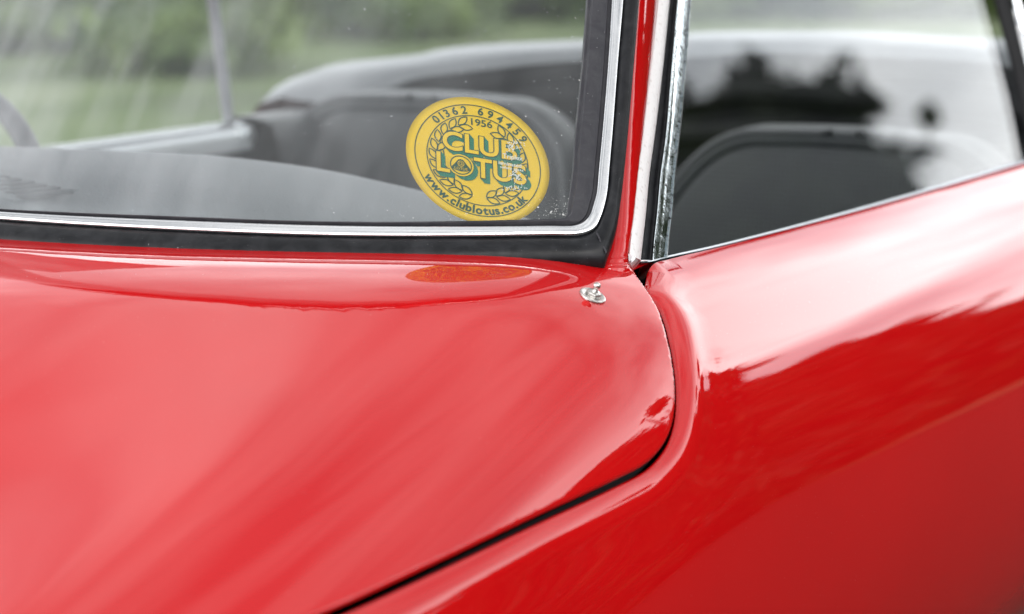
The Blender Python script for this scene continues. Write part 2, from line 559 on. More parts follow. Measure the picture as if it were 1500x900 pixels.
_us = np.linspace(-.72, .72, 2881)
_dy = base_dy(_us); _l = np.sqrt(1 + _dy ** 2)
_bx, _by, _nx, _ny = _us + XC, base_y(_us), _dy / _l, -1 / _l
def screen_hit(px, py):
    """where a line of sight meets the windscreen, as (u, z)"""
    d = rayd(px, py)
    def g(k):
        p = CAM + k * d
        i = np.hypot(_bx - p[0], _by - p[1]).argmin()
        return (p[0] - _bx[i]) * _nx[i] + (p[1] - _by[i]) * _ny[i] + (p[2] - ZW) / tan(RK), i
    lo = 1.2; hi = 2.9
    for k in np.arange(1.2, 2.9, .02):
        if g(k)[0] < 0:
            hi = k; lo = k - .02; break
    for _ in range(28):
        m_ = (lo + hi) / 2
        if g(m_)[0] < 0: hi = m_
        else: lo = m_
    p = CAM + hi * d
    return np.array([_us[g(hi)[1]], p[2]])

# shut line between wing and door, in unrolled shell coordinates (Y, s)
wing_px = [(927, 393), (933, 402), (942, 414), (951, 427), (967, 455.5), (978, 491), (986.5, 531), (990.5, 567), (990, 602),
           (984, 630), (973, 652), (951, 676), (898, 704), (790, 753.5), (660, 814), (530, 873), (465, 900)]
W = catmull([body_hit(*p) for p in wing_px], 8)
fd = W[-1] - W[-9]; fd /= np.linalg.norm(fd)
W = np.vstack([W, [W[-1] + fd * k for k in np.linspace(.03, (1.15 + W[-1][0]) / -fd[0], 30)]])
# door edge: a constant shut gap, opening out below the pillar
tg = np.gradient(W, axis=0); tg /= np.linalg.norm(tg, axis=1)[:, None]
nr_ = np.stack([-tg[:, 1], tg[:, 0]], 1)
if nr_[20] @ np.array([1, 0.0]) < 0: nr_ = -nr_
gapw = np.full(len(W), 0.0046)
Ed = W + nr_ * gapw[:, None]
top_px = [(951.5, 393), (950, 402), (948.5, 414), (951, 425)]
k0 = 30
Ed = np.vstack([catmull([body_hit(*p) for p in top_px] + [Ed[k0]], 8), Ed[k0 + 1:]])

def polydist(P, Q):
    """unsigned distance of points P (n,2) to polyline Q"""
    A_, B_ = Q[:-1], Q[1:]
    D_ = B_ - A_; L2 = (D_ ** 2).sum(1) + 1e-18
    out = np.full(len(P), 1e9)
    for a in range(0, len(P), 4000):
        p = P[a:a + 4000, None, :]
        t_ = np.clip(((p - A_) * D_).sum(2) / L2, 0, 1)
        q = A_ + t_[..., None] * D_
        out[a:a + 4000] = np.sqrt(((p - q) ** 2).sum(2)).min(1)
    return out

def h_door(d):
    """edge of the door skin: a broad roll into the shut gap behind a slight ridge"""
    h = np.where(d < 0.015, -0.0032 * (1 - d / 0.015) ** 2, 0.0)
    h = h + 0.0009 * np.exp(-((d - 0.019) / 0.010) ** 2)
    r = 0.0022
    return h - np.where(d < r, r - np.sqrt(np.clip(r * r - (r - d) ** 2, 0, None)), 0) * .8

def h_wing(d):
    r = 0.0030
    return -np.where(d < r, r - np.sqrt(np.clip(r * r - (r - d) ** 2, 0, None)), 0) * .8

def inside(P, poly):
    x, y = P[:, 0], P[:, 1]
    c = np.zeros(len(P), bool)
    j = len(poly) - 1
    for i in range(len(poly)):
        xi, yi = poly[i]; xj, yj = poly[j]
        k = (yi > y) != (yj > y)
        c ^= k & (x < (xj - xi) * (y - yi) / (yj - yi + 1e-15) + xi)
        j = i
    return c

def shell(name, poly, edge, hfun, material, parent):
    """one body panel: outline poly and shut edge in (Y, s); follows the shell, with a rolled shut edge and inner return"""
    poly = np.asarray(poly)
    pts = []
    g = 0.012
    Yg, Sg = np.meshgrid(np.arange(poly[:, 0].min(), poly[:, 0].max(), g), np.arange(poly[:, 1].min(), poly[:, 1].max(), g))
    G = np.stack([Yg.ravel(), Sg.ravel()], 1)
    G = G[inside(G, poly)]
    G = G[polydist(G, edge) > 0.034]
    te = np.gradient(edge, axis=0); te /= np.linalg.norm(te, axis=1)[:, None]
    ne = np.stack([-te[:, 1], te[:, 0]], 1)
    seg = np.concatenate([[0], np.cumsum(np.linalg.norm(np.diff(edge, axis=0), axis=1))])
    ring = []
    for d in (.0004, .0009, .0015, .0022, .003, .0045, .0065, .009, .0115, .014, .016, .0185, .0215, .025, .029, .033):
        q = np.arange(0, seg[-1], 0.005 if d > .004 else .004)
        e = np.stack([np.interp(q, seg, edge[:, 0]), np.interp(q, seg, edge[:, 1])], 1)
        n = np.stack([np.interp(q, seg, ne[:, 0]), np.interp(q, seg, ne[:, 1])], 1)
        for sg in (1, -1):
            c = e + sg * n * d
            c = c[inside(c, poly)]
            c = c[np.abs(polydist(c, edge) - d) < d * .03 + 1e-5]
            ring.append(c)
    ring = np.vstack(ring)
    allp = np.vstack([poly, G, ring])
    bd = polydist(allp[len(poly):], np.vstack([poly, poly[:1]]))
    allp = np.vstack([poly, allp[len(poly):][bd > 0.00025]])
    n0 = len(poly)
    vo, eo, fo, *_ = delaunay_2d_cdt([Vector((float(a), float(b_))) for a, b_ in allp], [], [list(range(n0))], 1, 1e-7)
    Q = np.array([tuple(v) for v in vo])
    def pos(Y, s):
        P = body(Y, s); n = body_normal(Y, s)
        return P + n * hfun(polydist(np.stack([Y, s], 1), edge))[:, None]
    e = 2.5e-4
    P = pos(Q[:, 0], Q[:, 1])
    # normals are read a hair inside the shut edge, where the roll is smooth
    sgn_ = np.where(inside(edge + ne * 6e-4, poly), 1.0, -1.0)
    near = np.where(polydist(Q, edge) < 5.5e-4)[0]
    Qn = Q.copy()
    for i_ in near:
        k_ = ((edge - Q[i_]) ** 2).sum(1).argmin()
        m0, m1 = max(k_ - 1, 0), min(k_ + 1, len(edge) - 1)
        tt_ = edge[m1] - edge[m0]; tt_ /= np.linalg.norm(tt_)
        nn_ = np.array([-tt_[1], tt_[0]]) * sgn_[min(max(k_, 2), len(edge) - 3)]
        Qn[i_] = Q[i_] + nn_ * (6e-4 - polydist(Q[i_:i_ + 1], edge)[0])
    a = pos(Qn[:, 0] + e, Qn[:, 1]) - pos(Qn[:, 0] - e, Qn[:, 1])
    b_ = pos(Qn[:, 0], Qn[:, 1] + e) - pos(Qn[:, 0], Qn[:, 1] - e)
    N = np.cross(b_, a); N /= np.linalg.norm(N, axis=1)[:, None]
    F_ = [tuple(f) for f in fo]
    # orient faces along the outward normal
    f0 = F_[len(F_) // 2]
    fn = np.cross(P[f0[1]] - P[f0[0]], P[f0[2]] - P[f0[0]])
    if fn @ N[f0[0]] < 0:
        F_ = [f[::-1] for f in F_]
    # inner return along the whole outline
    nb_ = body_normal(poly[:, 0], poly[:, 1])
    top = pos(poly[:, 0], poly[:, 1])
    cen = top - nb_ * 0.014
    base = len(P)
    V = np.vstack([P, top, cen])
    k = len(poly)
    wall = [(base + i, base + (i + 1) % k, base + k + (i + 1) % k, base + k + i) for i in range(k)]
    tw = np.roll(top, -1, 0) - np.roll(top, 1, 0)
    wn_ = np.cross(tw, nb_); wn_ /= np.linalg.norm(wn_, axis=1)[:, None] + 1e-12
    cc = P.mean(0)
    NN = np.vstack([N, wn_, wn_])
    return mesh_obj(name, V, F_ + wall, material, parent, normals=NN)

def s_of_x(x): return np.interp(x, PX, ss) if PX[0] < PX[-1] else None
_xm = np.argmax(PX)
def s_of_x(x): return np.interp(x, PX[:_xm], ss[:_xm])

# wing and scuttle: from the shut line to the centre plane, up to just under the windscreen seal
uu = np.linspace(0.462, 0.0, 40)
cut = np.stack([base_y(uu) + 0.016, s_of_x(uu + XC)], 1)
wing_poly = np.vstack([W, [(-1.15, s_of_x(XC))], cut[::-1], [(0.022, s_of_x(-0.022)), (0.016, s_of_x(-0.004))]])
wing = shell('front_wing', wing_poly, W, h_wing, M['paint'], car)
# door skin
belt_px = [(951.5, 393), (956, 388.5), (969, 383.5), (1000, 375), (1039, 366), (1140, 341), (1237, 315.5), (1370, 278.5), (1500, 240)]
belt = catmull([body_hit(*p) for p in belt_px], 6)
belt = np.vstack([belt, [(1.3, belt[-1, 1])]])
door_poly = np.vstack([Ed[::-1], belt[1:], [(1.3, .25), (1.3, .462)], [(y, .462) for y in np.linspace(1.2, -1.15, 24)], [(-1.15, .3)]])
door = shell('door', door_poly, Ed, h_door, M['paint'], car)

# jamb closing the shut gap from behind, coloured black for the shade in it
jr = []
for off in (-.012, .012):
    q = W + nr_ * off
    jr.append(body(q[:, 0], q[:, 1]) - body_normal(q[:, 0], q[:, 1]) * 0.0135)
loft('door_jamb', jr, M['black'], car)

# ------------------------------------------------------------------ windscreen: seal, bright trim, glass
O_ = [(0, 374), (250, 390), (500, 397), (650, 398), (800, 397.6), (866, 396.4), (883.5, 395), (890, 381), (901, 345), (910.5, 288), (914.5, 254), (919, 200), (928, 100), (936, 0)]
CO = [(0, 328), (250, 343.5), (500, 352.5), (650, 353.5), (800, 351.8), (851, 350.5), (870, 341), (878, 326), (883, 310), (887.5, 288), (891, 254), (895.6, 200), (903, 100), (911, 0)]
CI = [(0, 314.5), (250, 327), (500, 335.5), (650, 336.5), (800, 335.5), (842, 334.5), (855, 328), (862, 318), (867, 304), (870.5, 288), (874.5, 254), (879, 200), (887, 100), (893.5, 0)]
GI = [(0, 309.5), (250, 320), (500, 328), (650, 327.5), (780, 324), (815, 322.5), (826, 321), (830, 315), (831.5, 302), (833, 288), (838, 254), (842, 200), (852, 100), (860, 0)]
ZTOP = 1.14
def loop_uz(tr, ztop):
    K = np.array([screen_hit(*p) for p in tr])
    sl_ = (K[-1] - K[-3]) / (K[-1, 1] - K[-3, 1])
    zt = ztop
    r = 0.05
    pe = K[-1] + sl_ * (zt - r - K[-1, 1])
    u1 = (K[-1] + sl_ * (zt - K[-1, 1]))[0]
    top = [K[-1] + (pe - K[-1]) * .5, pe, (u1 - r * .3, zt - r * .3), (u1 - r * 1.1, zt), (u1 * .55, zt + .006), (u1 * .2, zt + .009), (0, zt + .009)]
    bot = [(0, K[0, 1] + (K[0, 1] - K[1, 1]) * .05)]
    if K[0, 0] < .02: K = K[1:]; 
    return np.vstack([bot, K, top])
loops = [loop_uz(tr, zt) for tr, zt in ((O_, ZTOP + .009), (CO, ZTOP + .005), (CI, ZTOP + .001), (GI, ZTOP - .004))]
LP = [catmull(l, 8) for l in loops]

def sweep(name, a, b_, prof, material, parent):
    """band between two outlines a and b_ on the screen; prof = [(fraction across, height)]; mirrored to the full width"""
    rows = []
    for f, h in prof:
        q = a * (1 - f) + b_ * f
        right = screen(q[:, 0], q[:, 1], h)
        left = right[::-1].copy(); left[:, 0] = 2 * XC - left[:, 0]
        rows.append(np.vstack([right, left[1:-1]]))
    return loft(name, rows, material, parent, closed=True, sharp=50)

# glass pane, four millimetres thick
gl = LP[3] * .5 + LP[2] * .5
half = [gl]
cu, cz = 0.0, 0.97
rows = []
for f in np.linspace(1, 0, 30):
    q = np.stack([gl[:, 0] * 1.0 * f, cz + (gl[:, 1] - cz) * f], 1)
    rows.append(q)
def both(q, off):
    r_ = screen(q[:, 0], q[:, 1], off); l_ = r_[::-1].copy(); l_[:, 0] = 2 * XC - l_[:, 0]
    return np.vstack([r_, l_[1:-1]])
R1 = [both(q, 0.0) for q in rows]; R2 = [both(q, -0.004) for q in rows]
def both_n(q):
    dy = base_dy(q[:, 0]); l = np.sqrt(1 + dy * dy)
    r_ = np.stack([dy / l * sin(RK), -1 / l * sin(RK), np.full(len(q), cos(RK))], 1)
    l_ = r_[::-1].copy(); l_[:, 0] *= -1
    return np.vstack([r_, l_[1:-1]])
PV = np.array(R2[::-1] + R1); nrw, ncl_ = PV.shape[:2]
PN = np.array([-both_n(q) for q in rows[::-1]] + [both_n(q) for q in rows])
wsg = mesh_obj('windscreen', PV.reshape(-1, 3), grid_faces(nrw, ncl_, 0, True), M['glass'], car, normals=PN.reshape(-1, 3))
tag(wsg, 'raked curved windscreen glass with dusty corners')
oseal = sweep('rubber_seal', LP[0], LP[1], [(-.02, -.022), (0, -.004), (.03, .003), (.1, .0075), (.25, .0105), (.45, .0115), (.62, .0105), (.8, .0085), (.93, .0068), (1.0, .0050), (1.04, -.002)], M['rubber'], wsg)
sweep('bright_trim', LP[1], LP[2], [(-.01, -.001), (0, .0062), (.03, .0076), (.09, .0083), (.3, .0085), (.65, .0080), (.88, .0072), (.97, .0060), (1.0, .0042), (1.02, -.001)], M['chrome'], wsg)
sweep('inner_seal', LP[2], LP[3], [(-.04, .000), (.0, .0034), (.10, .0034), (.14, .0052), (.45, .0068), (.78, .0056), (.84, .0035), (.88, .0020), (.97, .0018), (1.0, -.0005), (1.0, -.006)], M['rubber_grey'], wsg)
# mitre crease in the lower corner of the rubber: a raised welt
c0 = screen_hit(871, 352); c1 = screen_hit(884, 381)
ln = np.array([screen(*(c0 + (c1 - c0) * k), .0108 + .0008 * sin(k * 9)) for k in np.linspace(0, 1, 14)])
loft('mitre_joint', tube(ln, .0007, 6), M['rubber_grey'], wsg, closed=True)

# ------------------------------------------------------------------ door window plane and frame
TL = tan(radians(23.0))
DN = np.array([cos(radians(23)), 0, sin(radians(23))])
def dwin(px, py, off=0.0, x0=-0.006):
    d = rayd(px, py)
    c_ = CAM - DN * off
    k = (x0 - (c_[2] - ZB) * TL - c_[0]) / (d[0] + d[2] * TL)
    return CAM + k * d
def extend(tr, ytop=-400):
    tr = list(tr)
    if tr[-1][1] > ytop + 1:
        (x0, y0), (x1, y1) = tr[-2], tr[-1]
        tr.append((x1 + (x1 - x0) * (ytop - y1) / (y1 - y0), ytop))
    return tr
def band(name, Lt, Rt, prof, material, parent, n=8, sharp=50):
    a = catmull(extend(Lt), n); b_ = catmull(extend(Rt), n)
    rows = [[dwin(*(p * (1 - f) + q * f), h) for p, q in zip(a, b_)] for f, h in prof]
    return loft(name, rows, material, parent, sharp=sharp, flip=True)

pillarR = [(934, 404), (923, 388), (920, 372), (922, 345), (925.5, 314), (931, 254), (939, 200), (951, 100), (961.8, 0)]
whiteL = [(920, 372), (922, 345), (925.5, 314), (931, 254), (939, 200), (951, 100), (961.8, 0)]
whiteR = [(938.5, 381), (942.5, 345), (946, 314), (951.5, 254), (959, 200), (971, 100), (981, 0)]
darkR = [(955, 381), (958, 345), (961.5, 314), (967, 254), (974.5, 200), (983, 100), (992, 0)]
chrR = [(978, 376), (981.5, 345), (985.5, 314), (990, 254), (995.6, 200), (1005.5, 100), (1013, 0)]

# red pillar between the seal and the door frame
pl = catmull(extend([(882, 400), (887, 388), (893, 372), (901, 345), (907, 314), (914.5, 254), (919, 200), (928, 100), (936, 0)]), 8)
pr = catmull(extend(pillarR), 8)
rows = []
A3 = np.array([screen(*screen_hit(*p), 0.000) for p in pl])
B3 = np.array([dwin(*p, .003) for p in pr])
nm = np.cross(np.gradient(A3, axis=0), B3 - A3); nm /= np.linalg.norm(nm, axis=1)[:, None]
if nm[40] @ (CAM - A3[40]) < 0: nm = -nm
for f, h in [(.0, -.020), (.0, -.004), (.06, .0005), (.2, .0036), (.45, .0062), (.7, .0050), (.9, .0022), (1.0, -.001), (1.06, -.012)]:
    rows.append(A3 * (1 - f) + B3 * f + nm * h)
pillar = loft('windscreen_pillar', rows, M['paint'], car)
mirror_obj(pillar, car)

# door frame pieces
band('sealing_strip', whiteL, whiteR, [(-.02, -.010), (0, .004), (.04, .0068), (.14, .0085), (.5, .0096), (.82, .0086), (.96, .006), (1.0, .002), (1.02, -.01)], M['white_strip'], door)
band('frame_channel', whiteR, darkR, [(-.05, -.004), (.1, -.001), (.55, .0005), (.8, .0035), (.92, .0042), (1.0, .003)], M['rubber'], door)
band('window_frame', darkR, chrR, [(-.02, -.004), (0, .0045), (.05, .0062), (.14, .0066), (.20, .0052), (.55, .0045), (.88, .0050), (.93, .0062), (.98, .0058), (1.0, .003), (1.0, -.006)], M['pitted'], door)
# foot of the sealing strip
# rear window frame
rb0 = [(1536, 236), (1519, 150), (1502, 95), (1480, 0)]
rb1 = [(1511, 236), (1494, 150), (1477, 80), (1455, 0)]
rb2 = [(1568, 225), (1545, 150), (1526, 90), (1496, 0)]
band('rear_frame_seal', rb1, rb0, [(0, -.006), (0, .003), (.2, .006), (.8, .006), (1, .003)], M['black'], door)
band('rear_frame_trim', rb0, rb2, [(-.02, .001), (.05, .006), (.3, .009), (.7, .009), (.95, .006), (1, -.006)], M['chrome'], door)
# door glass
ga = [dwin(968, 386), dwin(1005, -400), dwin(1388, -400), dwin(1524, 240)]
gv = []
for off in (0, -.004):
    for k in ga:
        gv.append(k + DN * (off - .001))
dg = mesh_obj('window_pane', gv, [(3, 2, 1, 0), (4, 5, 6, 7), (0, 1, 5, 4), (1, 2, 6, 5), (2, 3, 7, 6), (3, 0, 4, 7)], M['side_glass'], door, smooth=False)
# bright waist strip under the glass
wl = catmull([(938, 383), (954, 381.5), (978, 375), (1039, 361.5), (1140, 336.5), (1237, 310.5), (1370, 273), (1500, 234)], 8)
wr = catmull([(939, 387), (954, 385.5), (978, 380), (1039, 367), (1140, 342.5), (1237, 317.5), (1370, 280.5), (1500, 242.5)], 8)
rows = []
for f, h in [(0, -.012), (0, .000), (.12, .0025), (.5, .0036), (.85, .0030), (1.0, .0010), (1.05, -.010)]:
    rows.append([dwin(*(p * (1 - f) + q * f), h) for p, q in zip(wl, wr)])
rows = [list(r) + [r[-1] + np.array([0, .25, 0])] for r in rows]
loft('waist_trim', rows, M['waist'], door, sharp=50, flip=True)
# inside of the door
ip = []
for z, x in ((ZB - .004, -.014), (ZB - .03, -.035), (ZB - .2, -.045), (ZB - .45, -.05)):
    ip.append([(x, y, z) for y in np.linspace(-.02, 1.3, 12)])
inner = loft('inner_panel', ip, M['seat'], door)

# header rail over the windscreen
uu = np.linspace(-.44, .44, 33)
hc = np.array([screen(u, ZTOP + .014 - .35 * max(0, abs(u) - .34), .002) for u in uu])
loft('header_rail', tube(hc, .007, 12, .008), M['paint'], car, closed=True, caps=True)

# ------------------------------------------------------------------ far side of the car
mirror_obj(wing, car)
far = mirror_obj(door, car)
far['label'] = 'far door with pale window ledge and slim frame'
fl = catmull([(935, 387), (978, 376), (1237, 312), (1500, 236)], 6)
def at_x(px, py, x):
    d = rayd(px, py); return CAM + d * (x - CAM[0]) / d[0]
Pall = np.array([dwin(*p, 0) for p in fl])
yend = at_x(336, 186, -.985)[1] + .012
P_ = np.stack([np.interp(np.linspace(0, 1, 24) * (yend - Pall[0, 1]) + Pall[0, 1], Pall[:, 1], Pall[:, k]) for k in range(3)], 1)
rows = []
for dx, dz in ((.012, -.03), (.012, -.006), (.008, .001), (-.006, .002), (-.018, .0), (-.027, -.004), (-.032, -.011), (-.034, -.03)):
    rows.append(P_ + np.array([dx, 0, dz]))
R = np.array(rows); R[..., 0] = 2 * XC - R[..., 0]
M['ledge'] = mat('pale_window_ledge', (0.5, 0.52, 0.54), rough=0.3, metal=0.6)
loft('window_ledge', R, M['ledge'], far, sharp=60)
dark = [P_ + np.array([dx, 0, dz]) for dx, dz in ((-.018, .0035), (-.022, .0045), (-.026, .003))]
R = np.array(dark); R[..., 0] = 2 * XC - R[..., 0]
loft('ledge_groove', R, M['rubber'], far)
p0 = at_x(336, 186, -.985); p1 = at_x(312, 0, -.955); p2 = p1 + (p1 - p0) * 1.1
M['frame_grey'] = mat('satin_frame', (0.34, 0.35, 0.37), rough=0.4, metal=0.2)
loft('window_frame', tube(np.array([p0 - [0, 0, .02], p0, p1, p2]), .0075, 12, .007), M['frame_grey'], far, closed=True, caps=True)
loft('frame_foot', tube(np.array([p0 + [.01, -.012, -.012], p0 + [.012, .02, -.012]]), .014, 12), M['ledge'], far, closed=True, caps=True)
mi = mirror_obj(inner, far, 'inner_panel')

# ------------------------------------------------------------------ cabin
# dark coaming round the cockpit edge behind each door window
for sgn in (0, 1):
    rows = []
    for dx, dz in ((.016, -.05), (.016, .002), (.006, .008), (-.02, .008), (-.05, .0), (-.06, -.03), (-.06, -.12)):
        rows.append([((2 * XC - (x_ + dx)) if sgn else (x_ + dx), y_, ZB + dz) for x_, y_ in ((-.006, yend + .02 if sgn else 1.03), (-.008, 1.05), (-.02, 1.2), (-.03, 1.3))])
    loft('cockpit_coaming', rows, M['seat'], car, sharp=60)
fl_ = [(-.97, -.1, .35), (-.03, -.1, .35), (-.03, 1.35, .35), (-.97, 1.35, .35)]
mesh_obj('cabin_floor', fl_, [(0, 1, 2, 3)], M['black'], car, smooth=False)
mesh_obj('rear_bulkhead', [(-.98, 1.22, .34), (-.02, 1.22, .34), (-.02, 1.28, .80), (-.98, 1.28, .80)], [(0, 1, 2, 3)], M['black'], car, smooth=False)

# dashboard: padded top that swells towards the driver, turned-down rear edge
nU = 60
xs = np.linspace(-.955, -.045, nU)
def dash_edge(x):
    kx = [-.95, -.70, -.60, -.50, -.40, -.30, -.24, -.15, -.05]
    ky = [.05, .055, .085, .125, .145, .150, .150, .135, .10]
    kz = [.850, .850, .849, .846, .838, .824, .815, .803, .795]
    return np.interp(x, kx, ky), np.interp(x, kx, kz)
rows = []
ker = np.hanning(9); ker /= ker.sum()
ey, ez = dash_edge(xs)
ey = np.convolve(np.pad(ey, 4, 'edge'), ker, 'valid'); ez = np.convolve(np.pad(ez, 4, 'edge'), ker, 'valid')
fy = base_y(xs - XC) + .014
for f, dz in ((0, 0), (.1, .0), (.25, -.002), (.42, -.003), (.5, -.001), (.57, .006), (.64, .010), (.75, .010), (.88, .007), (.95, .003)):
    rows.append(np.stack([xs, fy + (ey - fy) * f, (ZB + .004) + (ez - ZB - .004) * f ** 1.25 + dz * np.clip((ez - ZB) / .05, .2, 1)], 1))
for k in np.linspace(0, 1, 7)[1:]:
    a = k * pi / 2
    rows.append(np.stack([xs, ey - .004 + .012 * np.sin(a), ez - .012 * (1 - np.cos(a))], 1))
rows.append(np.stack([xs, ey + .006, ez - .10], 1))
dash = loft('dashboard', rows, M['dash'], car)
# demister vent: a raised plate with dark strips painting in the shade of its slots, ahead of the driver
def dplane(px, py, z):
    d = rayd(px, py); k = (z - CAM[2]) / d[2]; return CAM + k * d
_D = np.array(rows[:10])                      # padded top as a grid: rows front to back
def dash_z(x, y):
    yy = np.array([np.interp(x, xs, r[:, 1]) for r in _D]); zz = np.array([np.interp(x, xs, r[:, 2]) for r in _D])
    return np.interp(y, yy, zz)
def on_dash(px, py, lift=.003):
    z = ZB + .02
    for _ in range(30):
        p = dplane(px, py, z); z = .5 * z + .5 * (dash_z(p[0], p[1]) + lift)
    return dplane(px, py, z)
vp = np.array([on_dash(-120, 262), on_dash(20, 294), on_dash(150, 272), on_dash(0, 248)])
vv = np.vstack([vp, vp - [0, 0, .02]])
vent = mesh_obj('demister_vent', vv, [(0, 1, 2, 3), (0, 4, 5, 1), (1, 5, 6, 2), (2, 6, 7, 3), (3, 7, 4, 0)], M['dash'], dash, smooth=False)
cen = vp.mean(0)
e1 = (vp[1] - vp[0]); e2 = (vp[3] - vp[0])
for i in range(7):
    a = vp[0] + e1 * .06 + e1 * .88 * (i + .5) / 7 + e2 * .2
    b_ = a + e2 * .6
    wd = e1 / np.linalg.norm(e1) * .0035
    up3 = np.array([0, 0, .0008]); 
    V = [a - wd + up3, a + wd + up3, b_ + wd + up3, b_ - wd + up3, a - wd - 3 * up3, a + wd - 3 * up3, b_ + wd - 3 * up3, b_ - wd - 3 * up3]
    mesh_obj('slot_shade', V, [(0, 1, 2, 3), (0, 4, 5, 1), (1, 5, 6, 2), (2, 6, 7, 3), (3, 7, 4, 0)], M['slot_shade'], vent, smooth=False)

# steering wheel (driver on the far side)
swc = np.array([-.93, .16, .722])
ax_ = Vector((0, -1, .42)).normalized()
qx = Vector((1, 0, 0)); qz = ax_.cross(qx).normalized()
def ring_pts(r, n=64, d=0):
    return [np.array(swc) + np.array(qx) * r * cos(a) + np.array(qz) * r * sin(a) + np.array(ax_) * d for a in np.linspace(0, 2 * pi, n, endpoint=False)]
sw = bpy.data.objects.new('steering_wheel', None); COL.objects.link(sw); sw.parent = car
sw.location = tuple(swc); sw.matrix_parent_inverse = PINV['sports_car']
PINV['steering_wheel'] = Matrix.Translation(tuple(-swc))
rows = []
for a in np.linspace(0, 2 * pi, 73):
    c_ = np.array(qx) * cos(a) + np.array(qz) * sin(a)
    rows.append([swc + c_ * (.178 + .011 * cos(q)) + np.array(ax_) * .011 * sin(q) for q in np.linspace(0, 2 * pi, 12, endpoint=False)])
loft('rim', rows, M['rim'], sw, closed=True)
for a in (radians(0), radians(180), radians(270)):
    c_ = np.array(qx) * cos(a) + np.array(qz) * sin(a); n_ = np.cross(c_, np.array(ax_))
    V = []
    for r in (.03, .168):
        wd = .022 if r < .1 else .012
        for sg, d in ((1, .002), (-1, .002), (-1, -.002), (1, -.002)):
            V.append(swc + c_ * r + n_ * wd * sg + np.array(ax_) * (d - .02 * (r < .1)))
    mesh_obj('spoke', V, [(0, 1, 2, 3), (7, 6, 5, 4), (0, 4, 5, 1), (1, 5, 6, 2), (2, 6, 7, 3), (3, 7, 4, 0)], M['chrome'], sw, smooth=False)
rows = []
for r, d in ((.001, .012), (.03, .010), (.04, .002), (.042, -.02), (.03, -.06)):
    rows.append([swc + (np.array(qx) * cos(a) + np.array(qz) * sin(a)) * r + np.array(ax_) * (d - .02) for a in np.linspace(0, 2 * pi, 32, endpoint=False)])
loft('hub', rows, M['dash_dark'], sw, closed=True)

# seats
def seat(x0, y0, ztop, wtop, wbot, label):
    o = bpy.data.objects.new('seat', None); COL.objects.link(o); o.parent = car
    org = np.array([x0, y0, .40]); o.location = tuple(org)
    o.matrix_parent_inverse = PINV['sports_car']
    pinv = Matrix.Translation(tuple(-org))
    PINV[o.name] = pinv
    o['label'] = label
    hgt = ztop - .40
    # outline of the squab, going round from the lower right
    out = [(wbot, 0), (wbot * 1.0, hgt * .35), (wbot * 1.0, hgt * .62), (wbot * .95, hgt * .76), (wtop + .05, hgt * .88), (wtop + .016, hgt * .955), (wtop - .02, hgt * .992), (wtop - .06, hgt),
           (0, hgt * 1.005)]
    out = out + [(-a, c_) for a, c_ in out[-2::-1]]
    out = catmull(out, 6)
    cz = hgt * .45
    tilt = .16
    def P3(f, dep):
        q = np.stack([out[:, 0] * f, cz + (out[:, 1] - cz) * f], 1)
        return np.stack([x0 + q[:, 0], y0 + (q[:, 1] - hgt) * tilt * 1.0 + dep, .40 + q[:, 1]], 1)
    # bolster ring, rolled from the back over the rim to the groove round the panel
    rows = [P3(f, d) for f, d in ((.90, .095), (.97, .085), (1.0, .055), (1.0, .03), (.985, .010), (.968, .002), (.95, .000), (.93, .000), (.917, .001), (.908, .003))]
    loft('bolster', rows, M['seat'], o, closed=False, flip=True)
    rows = [P3(f, d) for f, d in ((.912, .003), (.90, .0005), (.87, -.001), (.6, -.002), (.3, -.003), (.01, -.003))]
    loft('centre_panel', rows, M['weave'], o, flip=True)
    rows = [P3(.90, .095), P3(.5, .10), P3(.01, .10)]
    loft('back_shell', rows, M['black'], o)
    q = P3(.978, .004)
    loft('piping', tube(q[len(q) // 6: -len(q) // 6], .0045, 8), M['piping'], o, closed=True)
    return o
seat(-.245, .93, .815, .150, .245, 'dark passenger seat with woven centre panel behind the side glass')
seat(-.790, .90, .835, .150, .225, 'dark driver seat seen through the windscreen')

# folded hood lying round the back of the cockpit
hk = [(-.945, .93, .815), (-.935, .97, .842), (-.91, 1.02, .856), (-.86, 1.06, .868), (-.74, 1.15, .884), (-.60, 1.19, .893), (-.45, 1.20, .900), (-.30, 1.215, .900), (-.15, 1.21, .897), (-.07, 1.17, .885), (-.04, 1.10, .850)]
hk = catmull(hk, 8)
Tn = np.gradient(hk, axis=0); Tn /= np.linalg.norm(Tn, axis=1)[:, None]
def hood_rows(sec, wob=0.0, seed=0):
    rs = np.random.default_rng(seed)
    ph = rs.uniform(0, 6.28, 4)
    rows = []
    for dy, dz in sec:
        n = np.stack([Tn[:, 1], -Tn[:, 0], 0 * Tn[:, 0]], 1) * -1   # towards the tail / outward
        k = np.linspace(0, 1, len(hk))
        wv = wob * (np.sin(k * 19 + ph[0] + dz * 60) + .6 * np.sin(k * 37 + ph[1] + dy * 70))
        rows.append(hk + n * dy + np.stack([0 * k, 0 * k, dz + wv], 1))
    return rows
fold = loft('folded_hood', hood_rows([(-.02, -.30), (-.02, -.10), (-.022, -.055), (-.028, -.040), (-.022, -.026), (-.014, -.020), (.02, -.018)], .0018, 1), M['hood'], car)
loft('hood_cover', hood_rows([(-.010, -.024), (-.012, -.018), (-.004, -.009), (.006, -.004), (.03, .001), (.07, .004), (.12, .004), (.17, -.006), (.20, -.03), (.21, -.12)], .0018, 1), M['cover'], fold)
loft('fold', hood_rows([(-.036, -.085), (-.046, -.078), (-.052, -.062), (-.046, -.05), (-.030, -.045)], .0025, 2), M['hood'], fold)
loft('fold', hood_rows([(-.030, -.135), (-.044, -.125), (-.047, -.110), (-.040, -.097), (-.026, -.092)], .003, 3), M['hood'], fold)

